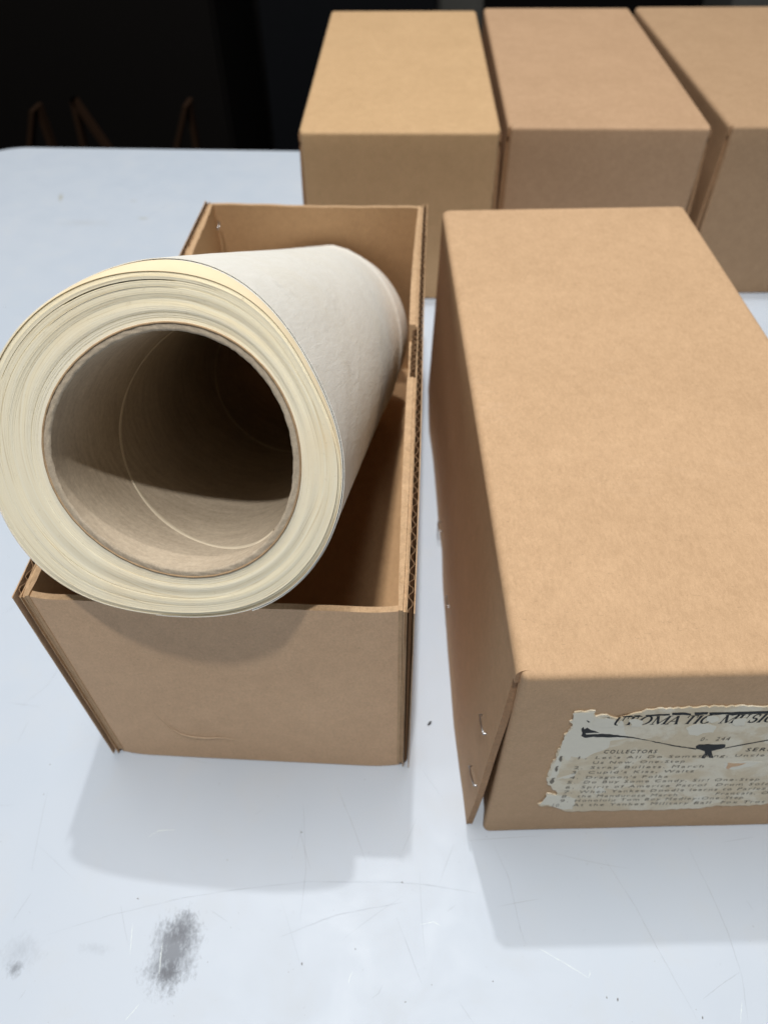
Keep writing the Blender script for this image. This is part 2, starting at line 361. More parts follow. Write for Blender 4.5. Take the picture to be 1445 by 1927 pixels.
def bin_(x, y, w, d, h, label):
    c = thing('storage_bin', label, 'bin', (x, y, -0.74), 0, 'grey bins on the floor behind the boxes'); g = 0.012
    for nm, b in (('bottom', (-w/2, w/2, 0, d, 0, g)), ('side_wall', (-w/2, -w/2+g, 0, d, g, h)), ('side_wall', (w/2-g, w/2, 0, d, g, h)),
                  ('front_wall', (-w/2+g, w/2-g, 0, g, g, h)), ('back_wall', (-w/2+g, w/2-g, d-g, d, g, h))):
        bevel(mesh(nm, *boxgeo(*b), 'bin_grey', c), 0.003)
for px, w, lb in ((725, 0.14, 'grey bin showing over the closed golden kraft box'), (860, 0.17, 'grey bin showing over the gap beside the pinkish brown box'), (1425, 0.16, 'grey bin showing over the closed dull brown box')):
    p = on_y(px, 5, 2.7); bin_(p[0], 2.7, w, 0.3, 0.56, lb)

# ------------------------------------------------------------------ lids and closed boxes
LW, LD, LH = 0.14363, 0.31172, 0.13137
TH = 0.0026
def arc(c, r, a0, a1, n): return [(c[0]+r*math.cos(math.radians(a0+(a1-a0)*k/n)), c[1]+r*math.sin(math.radians(a0+(a1-a0)*k/n))) for k in range(n+1)]
def build_lid(parent, mat, seed, splay_l=(0.0045, 0.007), splay_r=(0.003, 0.004), dent=0.0008, r=0.0034, foot=None):
    """folded corrugated lid, open underneath: top with folded long edges, two side flaps, tucked end panels"""
    M = [mat, 'board_edge']; wb = Wob(seed, 4, dent*.35, 25.0); wb2 = Wob(seed+7, 5, dent*.5, 30.0)
    ye, n = 0.0026, 46
    # top: left fold arc - flat - right fold arc
    pro = [(0.0, LH-r-0.004)] + arc((r, LH-r), r, 180, 90, 7) + [(r+(LW-2*r)*k/14, LH) for k in range(1, 14)] + arc((LW-r, LH-r), r, 90, 0, 7) + [(LW, LH-r-0.004)]
    P = np.zeros((len(pro), n, 3))
    for j in range(n):
        y = ye+(LD-2*ye)*j/(n-1)
        for i, (x, z) in enumerate(pro):
            inn = min(1, max(0, (min(x, LW-x)-r)/0.02)); ed = min(1, (y-ye)/0.02, (LD-ye-y)/0.02)
            P[i, j] = (x, y, z + max(-.0006, wb(x, y))*inn*max(0, ed))
    slab('top_panel', P, TH, M, parent, 1.0)
    # side flaps
    for sgn, x0, (s0, s1) in ((-1, 0.0, splay_l), (1, LW, splay_r)):
        nz = 18; P = np.zeros((nz, n, 3)); zt = LH-r-0.004
        for j in range(n):
            tt_ = j/(n-1); y = 0.0018+(LD-0.0036)*tt_
            end = math.exp(-((y-0.0018)/0.03)**2)
            sp = s0+(s1-s0)*(1-tt_)+(0.5*wb2(y*1.4)+0.0010*math.sin(y*38+seed))*(1-end)
            if foot and sgn < 0: sp = float(np.interp(y, foot[0], foot[1]))
            for i in range(nz):
                k = i/(nz-1); z = zt*(1-k) + (0.0006*abs(wb2(y*3)) + 0.0002 if i == nz-1 else 0)
                bow = sp*(k**1.15*(1-end)+k**0.95*end) + wb2(y*2, z*2)*k*.2*(1-end)
                P[i, j] = (x0+sgn*max(0.0, bow), y+(0.0024*(1-k)**3+0.0003*math.sin(k*11+seed)+0.0010*k**4)*end, z)
        slab('side_flap', P, TH, M, parent, -1.0 if sgn < 0 else 1.0, 0.00025, seed)
    # end panels: continue from the top round a fold, and round the corners into tucked tabs
    for nm, yb, sg in (('front_panel', 0.0, 1), ('back_panel', LD, -1)):
        g = 0.0016; rc = 0.0026; xa, xb = g, LW-g
        col = [(xa, 0.018), (xa, 0.009)] + arc((xa+rc, rc), rc, 180, 270, 5) + [(xa+rc+(xb-xa-2*rc)*k/12, 0.0) for k in range(1, 12)] + arc((xb-rc, rc), rc, 270, 360, 5) + [(xb, 0.009), (xb, 0.018)]
        rows = [(ye, LH)] + [(ye-ye*math.sin(math.radians(a)), LH-ye*(1-math.cos(math.radians(a)))) for a in (18, 36, 54, 72, 90)] + [((0.0, (LH-ye)*(1-k/10))) for k in range(1, 11)]
        P = np.zeros((len(rows), len(col), 3))
        for i, (yo, z) in enumerate(rows):
            for j, (x, yc) in enumerate(col):
                front = 2 <= j < len(col)-2
                zz = z
                if i == len(rows)-1: zz = 0.0003+0.0008*abs(math.sin(x*60+seed))*(0.4+0.6*abs(math.sin(x*23)))
                if i < 6:                              # fold rows: corners drop under the top sheet
                    if yc > rc*.99: y, zz = yc+0.0012, min(z, LH-0.0034)
                    else: y = yo+yc*(i/5.0)*0.9; zz = z-(yc/rc)*0.0016
                else: y = yc
                xi = x+(0.0014 if j < 2 else -0.0014 if j >= len(col)-2 else 0)
                P[i, j] = (xi, yb+sg*y, zz)
        slab(nm, P, TH, M, parent, 1.0 if sg > 0 else -1.0)

def staple(parent, px, py, qx, qy):
    """flat wire crown with bent ends, lying on the splayed left flap"""
    def on_flap(px, py):
        d = ray(px, py); o = CAM-np.array([lidx, lidy, 0]); g = 0.0064/LH
        ol = np.array([math.cos(lida)*o[0]+math.sin(lida)*o[1], -math.sin(lida)*o[0]+math.cos(lida)*o[1], o[2]])
        dl = np.array([math.cos(lida)*d[0]+math.sin(lida)*d[1], -math.sin(lida)*d[0]+math.cos(lida)*d[1], d[2]])
        t_ = (-0.0064-ol[0]+g*ol[2])/(dl[0]-g*dl[2]); return ol+dl*t_
    a, b = on_flap(px, py), on_flap(qx, qy); e = np.array([-0.0007, 0, 0]); i = np.array([0.0016, 0, 0])
    V, F = tube([a+i, a+e, a*.66+b*.34+e*1.3, a*.34+b*.66+e*1.3, b+e, b+i], 0.00042, 6); mesh('staple', V, F, 'staple_steel', parent, True)

# the taken-off lid with the torn label
lidx, lidy, lida = 0.17071, -0.02647, 0.07462
lid = thing('box_lid', 'kraft cardboard box lid with a torn printed label, beside the open box', 'box lid', (lidx, lidy, 0), lida)
build_lid(lid, 'kraft_lid', 3, (0.0055, 0.0070), (0.002, 0.003),
          foot=([0, .013, .030, .049, .075, .102, .124, .144, .161, .176, .209, .237, .262, .285, .312], [.0056, .0058, .0066, .0072, .0071, .0066, .0064, .0058, .0049, .0056, .0051, .0050, .0060, .0052, .0036]))
for st in ((906, 1345, 913, 1381), (886, 1442, 895, 1478), (842, 1122, 845, 1142), (826, 982, 828, 1000)): staple(lid, *st)

# ---- torn label on the lid's front
ca, sa = math.cos(lida), math.sin(lida)
def face(px, py):
    """pixel -> (x, z) on the lid's front panel"""
    d = ray(px, py); o = CAM-np.array([lidx, lidy, 0])
    oy = -sa*o[0]+ca*o[1]; dy = -sa*d[0]+ca*d[1]; t_ = -oy/dy; p = o+d*t_
    return np.array([ca*p[0]+sa*p[1], p[2]])
def zf(zx, zy): return face(980+zx/3.1075, 1240+zy/3.1075)
def jag(pts, amp, seed, n=3, closed=True):
    rg = random.Random(seed); out = []
    m = len(pts)
    for i in range(m if closed else m-1):
        a, b = np.array(pts[i]), np.array(pts[(i+1) % m])
        L = np.linalg.norm(b-a); nn = np.array([-(b-a)[1], (b-a)[0]])/max(L, 1e-9); k = max(1, min(6, int(L/0.0012)))
        for q in range(k): out.append(a+(b-a)*q/k + (nn*rg.uniform(-amp, amp) if q else nn*rg.uniform(-amp, amp)*.4))
    return out
def sheet(name, pts, y, th, mat, parent):
    n = len(pts); V = [(p[0], -y, p[1]) for p in pts] + [(p[0], -y+th, p[1]) for p in pts]
    ar = sum(pts[i][0]*pts[(i+1) % n][1]-pts[(i+1) % n][0]*pts[i][1] for i in range(n))
    idx = list(range(n)) if ar > 0 else list(range(n))[::-1]
    F = [tuple(idx), tuple(i+n for i in idx[::-1])] + [(i, i+n, (i+1) % n+n, (i+1) % n) for i in range(n)]
    return mesh(name, V, F, mat, parent)
OUT = [(310, 305), (345, 300), (375, 305), (405, 297), (432, 296), (420, 315), (435, 328), (470, 320), (520, 330), (545, 340), (590, 335), (640, 318), (700, 303), (735, 288), (770, 290), (800, 284), (870, 282), (960, 277), (1050, 275), (1150, 272), (1250, 272), (1350, 268), (1445, 270), (1620, 268), (1780, 272), (1850, 274),
       (1800, 420), (1760, 540), (1690, 700), (1640, 818), (1560, 826), (1445, 835), (1420, 840), (1350, 848), (1250, 850), (1170, 853), (1155, 848), (1100, 858), (1000, 868), (860, 872), (700, 876), (560, 878), (400, 882), (260, 884), (225, 865), (205, 850), (180, 855), (150, 850), (120, 855), (98, 842), (130, 825), (170, 822), (200, 820), (160, 812), (145, 795), (150, 780), (175, 783), (205, 788), (215, 778), (205, 760), (180, 750), (165, 730), (150, 700), (155, 670), (185, 600), (210, 540), (235, 485), (250, 450), (248, 435), (275, 415), (300, 385), (285, 360), (310, 345), (305, 320)]
lab = sheet('label', jag([zf(*p) for p in OUT], 0.0007, 5), 0.00022, 0.00056, 'label_paper', lid)
lab.location.y = -0.00032
lab['label'] = 'torn yellowed paper label printed with a list of tunes'
def patch(pts, mat, y, seed, nm='torn_patch', amp=0.0003): return sheet(nm, jag([zf(*p) for p in pts], amp, seed), y, 0.00004, mat, lab)
# where the printed skin of the paper is torn off
patch([(300, 310), (425, 302), (420, 330), (540, 345), (600, 385), (610, 430), (640, 450), (520, 470), (510, 510), (420, 545), (370, 575), (290, 560), (270, 590), (245, 560), (222, 640), (205, 690), (165, 690), (200, 590), (240, 480), (262, 432), (300, 400), (300, 350)], 'label_torn', 0.00026, 11)
patch([(215, 690), (300, 660), (330, 640), (300, 690), (240, 690), (190, 700)], 'label_torn', 0.00026, 12)
patch([(150, 790), (260, 790), (320, 810), (300, 870), (240, 872), (160, 845), (110, 843)], 'label_torn', 0.00026, 13)
patch([(960, 395), (1010, 375), (1080, 370), (1140, 385), (1120, 420), (1060, 425), (1030, 440), (985, 435)], 'label_torn', 0.00026, 14)
patch([(1190, 600), (1150, 590), (1230, 600), (1330, 588), (1405, 592), (1340, 618), (1240, 640), (1180, 630)], 'label_torn', 0.00026, 15)
patch([(430, 745), (470, 740), (500, 770), (430, 785)], 'label_torn', 0.00026, 16)
patch([(1010, 800), (1060, 790), (1090, 812), (1000, 830)], 'label_torn', 0.00026, 17)
patch([(1195, 632), (1205, 598), (1240, 602), (1310, 600), (1270, 615), (1225, 622), (1210, 634)], 'kraft_base', 0.00034, 18, 'torn_hole')
def ink(pts, seed, mat='label_ink', amp=0.0002, y=0.00030, nm='printed_mark'): return sheet(nm, jag([zf(*p) for p in pts], amp, seed), y, 0.00003, mat, lab)
ink([(350, 398), (362, 388), (368, 402), (385, 392), (405, 405), (430, 412), (455, 422), (420, 422), (375, 425), (380, 432), (470, 428), (520, 430), (580, 440), (650, 447), (720, 462), (820, 482), (920, 500), (1020, 516), (1018, 520), (910, 504), (800, 482), (700, 461), (640, 452), (560, 447), (500, 450), (420, 446), (370, 452), (348, 440), (356, 420)], 21)
ink([(1020, 500), (1040, 490), (1190, 490), (1186, 510), (1125, 526), (1108, 530), (1112, 548), (1120, 570), (1095, 568), (1088, 552), (1078, 560), (1070, 572), (1050, 570), (1062, 552), (1072, 545), (1070, 530), (1040, 520), (1018, 516)], 22)
ink([(1186, 511), (1280, 492), (1400, 470), (1500, 452), (1640, 428), (1640, 433), (1500, 457), (1400, 475), (1280, 497), (1186, 515)], 23, amp=0.00004)
for k, s in enumerate(([(585, 326), (620, 322), (650, 322), (645, 330), (600, 331)], [(655, 321), (690, 319), (710, 328), (670, 327)], [(725, 318), (780, 315), (868, 312), (865, 320), (790, 322), (728, 327)], [(880, 306), (960, 304), (990, 312), (990, 318), (880, 318)], [(1010, 304), (1090, 302), (1085, 314), (1012, 318)], [(1096, 304), (1180, 303), (1445, 296), (1800, 292), (1800, 302), (1445, 310), (1260, 316), (1230, 322), (1200, 314), (1100, 318)])):
    ink(s, 30+k)
ink([(380, 350), (388, 350), (402, 360), (392, 362)], 41); 
for k, (x_, y_) in enumerate(((232, 572), (208, 630), (183, 700))):
    ink([(x_-14, y_+5), (x_-4, y_-12), (x_+12, y_-14), (x_+10, y_+8), (x_-4, y_+22), (x_-12, y_+18)], 44+k, 'label_ink_faded', 0.0006)
# typed lines, in the built-in font set wide
def typed(s, x0, y0, x1, y1, hpx=17.0, mat='label_ink_faded', spacing=1.25):
    cu = bpy.data.curves.new('type', 'FONT'); cu.body = s; cu.size = 1.0; cu.space_character = spacing; cu.resolution_u = 2; cu.offset = -0.002
    tmp = bpy.data.objects.new('type', cu); COL.objects.link(tmp); bpy.context.view_layer.update()
    me = bpy.data.meshes.new_from_object(tmp.evaluated_get(bpy.context.evaluated_depsgraph_get())); bpy.data.objects.remove(tmp); bpy.data.curves.remove(cu)
    co = np.array([v.co[:] for v in me.vertices]); xa, xb = co[:, 0].min(), co[:, 0].max()
    A, B = zf(x0, y0), zf(x1, y1); up = zf(x0, y0-hpx)-A; H = abs(up[1])/0.72
    D = B-A
    for v in me.vertices:
        k = (v.co.x-xa)/(xb-xa); p = A+D*k; v.co = (p[0], -0.00031, p[1]+v.co.y*H)
    me.materials.clear(); me.materials.append(MAT[mat]); me.name = 'printed_line'
    return link('printed_line', me, lab)
typed('COLLECTORS', 478, 543, 785, 541, 20, 'label_ink'); typed('SERIES', 1306, 531, 1520, 527, 20, 'label_ink'); typed('0-  244', 1040, 471, 1210, 467, 22, 'label_ink_faded')
LINES = [('1.', "Let's All Do Something, Uncle", 330, 432, 575, 1415, 560), ('', 'Us Now, One-Step', 0, 415, 604, 950, 596), ('2.', 'Stray Bullets, March', 305, 402, 633, 1060, 625),
         ('3.', "Cupid's Kiss, Waltz", 292, 388, 662, 1005, 653), ('4.', "Dragoon's Polka", 280, 375, 691, 852, 685), ('5.', 'Do Buy Some Candy, Sir! One-Step', 265, 362, 719, 1385, 701),
         ('6.', 'Spirit of America Patrol  Drum Solo', 255, 348, 748, 1445, 728), ('7.', 'When Yankee Doodle learns to Parlez', 245, 335, 776, 1420, 755), ('8.', 'the Mandurote March', 232, 325, 801, 905, 793),
         ('', 'Francais, One', 0, 1130, 786, 1500, 779), ('9.', 'Honolulu Tom Boy Medley-One-Step', 222, 310, 827, 1290, 808), ('10.', 'At the Yankee Military Ball  Fox Trot', 180, 297, 853, 1415, 832)]
for num, s, xn, x0, y0, x1, y1 in LINES:
    typed(s, x0, y0, x1, y1, 15.5)
    if num: typed(num, xn, y0+2, xn+50, y0+1, 17)
# heading in slanted serif capitals: strokes (x0,y0,x1,y1,width) in a unit cell
def arc_s(cx, cy, rx, ry, a0, a1, n=9, thick=.20, thin=.07):
    P = [(cx+rx*math.cos(math.radians(a0+(a1-a0)*k/n)), cy+ry*math.sin(math.radians(a0+(a1-a0)*k/n))) for k in range(n+1)]
    return [(*P[k], *P[k+1], thin+(thick-thin)*abs(math.cos(math.radians(a0+(a1-a0)*(k+.5)/n)))) for k in range(n)]
GL = {'A': [(0.02, 0, .5, 1, .08), (.5, 1, .92, 0, .2), (.2, .36, .74, .36, .07), (-.1, 0, .2, 0, .06), (.74, 0, 1.08, 0, .06)],
      'U': [(.18, 1, .18, .35, .2), (.82, 1, .82, .35, .08)] + arc_s(.5, .33, .32, .33, 180, 360) + [(.0, 1, .36, 1, .06), (.66, 1, .98, 1, .06)],
      'T': [(.5, 0, .5, 1, .2), (0, 1, 1, 1, .07), (.02, 1, .02, .76, .07), (.98, 1, .98, .76, .07), (.3, 0, .7, 0, .06)],
      'O': arc_s(.5, .5, .43, .5, 0, 360, 18), 'I': [(.5, 0, .5, 1, .22), (.25, 0, .75, 0, .06), (.25, 1, .75, 1, .06)],
      'M': [(.1, 0, .1, 1, .07), (.1, 1, .48, .05, .2), (.48, .05, .88, 1, .07), (.88, 1, .88, 0, .2), (-.02, 0, .24, 0, .06), (.72, 0, 1.04, 0, .06), (-.02, 1, .14, 1, .06), (.84, 1, 1.04, 1, .06)],
      'C': arc_s(.52, .5, .44, .5, 48, 318, 15) + [(.86, .96, .86, .68, .06)],
      'S': arc_s(.5, .74, .32, .26, 30, 265, 9, .14, .09) + arc_s(.5, .25, .36, .27, 90, -150, 9, .2, .09) + [(.8, .98, .8, .74, .06), (.14, .3, .14, .02, .06)]}
def heading():
    for ch, x0, x1, yb in (('A', 440, 505, 381), ('U', 530, 580, 378), ('T', 592, 650, 376), ('O', 672, 740, 374), ('M', 752, 838, 373), ('A', 845, 905, 372), ('T', 938, 992, 370), ('I', 992, 1028, 369), ('C', 1030, 1090, 368), ('M', 1150, 1232, 366), ('U', 1240, 1296, 364), ('S', 1312, 1362, 362), ('I', 1362, 1400, 361), ('C', 1402, 1462, 360)):
        A = zf(x0, yb); B = zf(x1, yb); H = zf(x0, yb-46)[1]-A[1]; w = B[0]-A[0]; V = []; F = []
        for (a, b, c, d, t_) in GL[ch]:
            p = np.array([A[0]+a*w+b*H*.13, A[1]+b*H]); q = np.array([A[0]+c*w+d*H*.13, A[1]+d*H])
            dd = q-p; L = np.linalg.norm(dd); dd = dd/max(L, 1e-9); nn = np.array([-dd[1], dd[0]])*t_*.5*0.0042; e = dd*0.0001
            k = len(V)
            for r_ in (p-nn-e, q-nn+e, q+nn+e, p+nn-e): V.append((r_[0], -0.00031, r_[1]))
            F.append((k, k+1, k+2, k+3))
        mesh('printed_letter', V, F, 'label_ink', lab)
heading()
# tears over the heading
patch([(425, 335), (520, 338), (548, 352), (538, 372), (545, 388), (430, 392), (415, 372)], 'label_torn', 0.00036, 51, amp=.0004)
patch([(570, 352), (590, 350), (600, 384), (565, 384)], 'label_torn', 0.00036, 52, amp=.0004)
patch([(630, 345), (668, 340), (708, 352), (700, 384), (640, 384)], 'label_torn', 0.00036, 53, amp=.0004)
patch([(1240, 345), (1262, 338), (1312, 335), (1300, 378), (1250, 380), (1232, 368)], 'label_torn', 0.00036, 54, amp=.0004)
patch([(1085, 325), (1140, 322), (1155, 345), (1110, 365), (1085, 352)], 'label_torn', 0.00036, 55, amp=.0004)

# closed boxes in a row behind
def closed_box(label, x, y, a, mat, seed, sl, sr):
    b = thing('cardboard_box', label, 'box', (x, y, 0), a, 'closed cardboard boxes in a row'); build_lid(b, mat, seed, sl, sr, 0.0010)
    tr = mesh('inner_tray', *boxgeo(0.0075, LW-0.0075, 0.0075, LD-0.0075, 0.0004, LH-0.006), 'kraft_inside', b); return b
closed_box('closed golden kraft box at the end of the row, beside the bare table', 0.04577, 0.40003, 0.02769, 'kraft_gold', 21, (0.0016, 0.0024), (0.0022, 0.0034))
closed_box('closed pinkish brown kraft box between two other closed boxes', 0.19427, 0.41362, 0.0195, 'kraft_rose', 33, (0.0018, 0.0022), (0.0020, 0.0044))
closed_box('closed dull brown kraft box behind the lid with the torn label', 0.35071, 0.42008, 0.04123, 'kraft_dull', 47, (0.0020, 0.0036), (0.001, 0.002))

# ------------------------------------------------------------------ the open box
AW, AL, AH = 0.13889, 0.305, 0.12504
ob = thing('open_box', 'open kraft cardboard box with worn corrugated rims, holding the paper roll', 'box', (0, 0, 0), 0)
def upright(name, x0, ylo, yhi, zlo, topf, xf, th, mats, n=80, nz=10, parent=ob, seed=0, flip=-1.0):
    """wall board standing along y: outer face x = x0 + xf(y, z), top edge topf(y)"""
    P = np.zeros((nz, n, 3))
    for j in range(n):
        y = ylo+(yhi-ylo)*j/(n-1); zt = topf(y)
        for i in range(nz):
            z = zlo+(zt-zlo)*i/(nz-1); P[i, j] = (x0+xf(y, z), y, z)
    T_ = th if np.isscalar(th) else np.array([[th[0](P[i, j, 1], P[i, j, 2]) for j in range(n)] for i in range(nz)])
    return slab(name, P, T_, mats, parent, flip, 0.00028, seed)
def side_wall(mirror):
    s = -1 if mirror else 1; X = lambda v: v if mirror else AW-v          # v = distance from the outer face inwards
    fl_ = 1.0 if mirror else -1.0
    w1 = Wob(5+mirror, 5, 0.0003, 40); w2 = Wob(15+mirror, 8, 0.0005, 170); bw = Wob(25+mirror, 3, 0.0005, 18)
    curve = lambda y, z: s*(0.0003*math.sin(y*21))*(z/AH)
    top = lambda y: AH-0.0004+w1(y)*.6
    outer = upright('side_wall', X(0.0), 0.0002, AL-0.0002, 0.0003, top, curve, 0.0004, ['kraft_base', 'liner_edge'], seed=1+mirror, flip=fl_)
    # wavy medium between two liners, the wave showing along the rim
    pit = 0.0060; m = int(AL/pit*12); V = []; F = []
    for i in range(m+1):
        y = 0.0008+(AL-0.0016)*i/m; ph = 2*math.pi*y/pit+900*bw(y)+500*w1(y*2.3)
        d = 0.00145+(0.00078+.35*w1(y*3.1))*math.tanh(1.5*math.sin(ph))
        for dz, dd in ((0, 0), (1, 0), (1, .00024), (0, .00024)):
            z = 0.002 if dz == 0 else top(y)-0.0005+0.7*w2(y*1.7)
            V.append((X(d+dd)+curve(y, z), y, z))
    for i in range(m):
        for k in range(4): F.append((4*i+k, 4*i+(k+1) % 4, 4*i+4+(k+1) % 4, 4*i+4+k))
    mesh('fluting', V, F, 'fluting_brown', outer)
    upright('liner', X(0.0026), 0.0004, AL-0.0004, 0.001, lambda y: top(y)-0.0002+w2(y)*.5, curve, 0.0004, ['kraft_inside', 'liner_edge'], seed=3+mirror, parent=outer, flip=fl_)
    # inner board, bowed inwards, its rim torn away over a stretch
    ya_, yb_ = on_z(770, 702, AH)[1], on_z(774, 612, AH)[1]
    def bowin(y, z):
        k = (max(0, z)/AH)**1.5; e = math.sin(math.pi*min(1, max(0, y/AL)))**.6
        return max(0.0, k*e*(0.0019+0.5*bw(y)))
    def topi(y, extra=0.0, w=1.0):
        z = AH-0.0003+w2(y*w+extra*900)*.8+w1(y)*.5-extra
        if not mirror and ya_ < y < yb_: z -= 0.009+0.0008*math.sin(y*900)
        return z
    # two plies pressed together; the inner one bulges into the box
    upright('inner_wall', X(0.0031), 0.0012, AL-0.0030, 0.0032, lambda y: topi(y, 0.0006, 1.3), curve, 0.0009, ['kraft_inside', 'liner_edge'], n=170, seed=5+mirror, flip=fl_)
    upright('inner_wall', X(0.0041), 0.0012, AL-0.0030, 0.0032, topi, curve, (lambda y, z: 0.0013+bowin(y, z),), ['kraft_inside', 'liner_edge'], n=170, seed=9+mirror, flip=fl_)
    if not mirror:                                       # torn stretch: bare wavy medium shows where the ply is gone
        V = []; F = []; m = 90
        for i in range(m+1):
            y = ya_+.0004+(yb_-ya_-.0008)*i/m; d = 0.0044+0.0011*math.sin(2*math.pi*y/0.0042)+.4*w1(y*4)
            for z, dd in ((AH-.02, 0), (AH-.0012+w2(y*2), 0), (AH-.0012+w2(y*2), .0003), (AH-.02, .0003)): V.append((X(d+dd), y, z))
        for i in range(m):
            for k in range(4): F.append((4*i+k, 4*i+(k+1) % 4, 4*i+4+(k+1) % 4, 4*i+4+k))
        mesh('bare_fluting', V, F, 'fluting_brown', outer)
side_wall(0); side_wall(1)
def end_wall(name, y0, sgn, mats, rough, seed):
    w = Wob(seed, 6, rough, 60); g = 0.0044; n = 60; nz = 12; P = np.zeros((nz, n, 3)); bd = Wob(seed+2, 3, 0.0005, 22)
    for j in range(n):
        x = g+(AW-2*g)*j/(n-1)
        zt = AH-0.0012+w(x)-0.0008*math.sin(math.pi*j/(n-1))
        for i in range(nz):
            z = 0.0004+(zt-0.0004)*i/(nz-1); ed = min(1, j/6, (n-1-j)/6)
            P[i, j] = (x, y0+sgn*(max(-.0002, bd(x, z*1.5))*ed*.8 + 0.0012*(1-ed)**2), z)
    return slab(name, P, 0.0024, mats, ob, -1.0 if sgn > 0 else 1.0, 0.0003, seed)
fw = end_wall('front_wall', 0.0004, 1, ['kraft_base', 'liner_edge'], 0.0003, 61)
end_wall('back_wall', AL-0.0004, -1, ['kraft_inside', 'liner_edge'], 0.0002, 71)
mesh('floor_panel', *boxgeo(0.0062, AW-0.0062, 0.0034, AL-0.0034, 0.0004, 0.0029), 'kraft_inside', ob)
# scuffed crease low on the front wall, as a raised flake of torn liner
def scuff():
    pts = [(285, 1335), (305, 1355), (325, 1372), (345, 1382), (365, 1386), (390, 1388), (415, 1387), (440, 1391), (465, 1394)]; V = []; F = []; rg = random.Random(3)
    P = [on_y(px, py, 0.0) for px, py in pts]; Q = []
    for a, b in zip(P[:-1], P[1:]):
        for k in range(5): Q.append(a+(b-a)*k/5)
    for i, p in enumerate(Q):
        k = i/(len(Q)-1); w = (0.00006+0.00032*math.sin(math.pi*k)**1.5)*rg.uniform(.35, 1.2)
        V += [(p[0], -0.0002, p[2]-w), (p[0], -0.0004*math.sin(math.pi*k)-.0002, p[2]), (p[0], -0.0002, p[2]+w*.8)]
    for i in range(len(Q)-1):
        for c_ in (0, 1): F.append((3*i+c_, 3*i+3+c_, 3*i+4+c_, 3*i+1+c_))
    mesh('scuff', V, F, 'scuff_tan', fw)
scuff()
V, F = tube([(0.0078, AL-0.012, 0.112), (0.0085, AL-0.0105, 0.113), (0.0085, AL-0.008, 0.1135), (0.0075, AL-0.006, 0.114)], 0.0007, 6); mesh('staple', V, F, 'staple_steel', ob, True)

# ------------------------------------------------------------------ the paper roll
RP = np.array([0.0654, 0.0128, 0.1812]); YA, PI_ = 0.0331, -0.4655; RLEN = 0.2874
ax = np.array([math.sin(YA)*math.cos(PI_), math.cos(YA)*math.cos(PI_), math.sin(PI_)]); s_ = np.cross(ax, [0, 0, 1]); s_ /= np.linalg.norm(s_); u_ = np.cross(s_, ax)
roll = thing('paper_roll', 'cream paper music roll on a cardboard tube, tilted out of the open box', 'paper roll')
roll.matrix_world = Matrix([[s_[i], ax[i], u_[i], RP[i]] for i in range(3)]+[[0, 0, 0, 1]])
def harm(data, n, w0=0.0):
    T = np.radians([d[0] for d in data]); R = np.array([d[1] for d in data])/1000; A = [np.ones_like(T)]
    for k in range(1, n+1): A += [np.cos(k*T), np.sin(k*T)]
    A = np.array(A).T; reg = np.diag([0]+[w0*k**2 for k in range(1, n+1) for _ in (0, 1)]); c = np.linalg.solve(A.T@A+reg, A.T@R)
    return lambda t: c[0]+sum(c[2*k-1]*np.cos(k*t)+c[2*k]*np.sin(k*t) for k in range(1, n+1))
OUTP = [(0, 51.6), (22, 50.0), (41, 51.6), (57, 53.9), (69, 55.6), (86, 56.1), (107, 55.3), (124, 54.9), (142, 56.1), (172, 58.6), (204, 60.9), (219, 61.8), (236, 59.6), (260, 55.0), (280, 54.2), (297, 54.9), (317, 53.7), (345, 52.1)]
CORP = [(11, 36.7), (30, 36.9), (49, 37.5), (68, 38.1), (89, 37.3), (111, 35.8), (137, 34.9), (176, 37.2), (197, 36.8), (219, 36.1), (248, 35.7), (276, 36.6), (298, 37.2), (315, 36.8), (337, 36.4), (359, 36.6)]
Rf = harm(OUTP, 5, 0.02); Cf = harm(CORP, 3, 0.05)
def win(t, c, w):                                        # periodic bump, t and c in degrees
    d = (t-c+180) % 360-180; return math.exp(-(d/w)**2)
def lift(t, y):                                          # how far the loose outer turn stands off, by angle and depth
    g = 0.0030*win(t, 84, 26)+0.0012*win(t, 30, 24)+0.0007*win(t, 300, 50)+0.0005*win(t, 150, 30)
    return 0.0004+g*max(0.12, 1-y/0.20)
def R_out(t, y):
    k = min(1, y/RLEN); k = k*k*(3-2*k); return float(Rf(math.radians(t)))*(1-k)+0.0553*k
NS = 256; ANG = [360*k/NS for k in range(NS)]
def rings_mesh(name, rings, mats, parent, smooth=True, midx=None):
    """rings: list of (radius(t), depth(t)) functions"""
    V = []; F = []
    for rf, yf in rings:
        for t_ in ANG: r = rf(t_); a = math.radians(t_); V.append((r*math.cos(a), yf(t_), r*math.sin(a)))
    for i in range(len(rings)-1):
        for k in range(NS): F.append((i*NS+k, i*NS+(k+1) % NS, (i+1)*NS+(k+1) % NS, (i+1)*NS+k))
    return mesh(name, V, F, mats, parent, smooth, midx)
TUBE_T = 0.0025
def core_out(t): return float(Cf(math.radians(t)))+TUBE_T
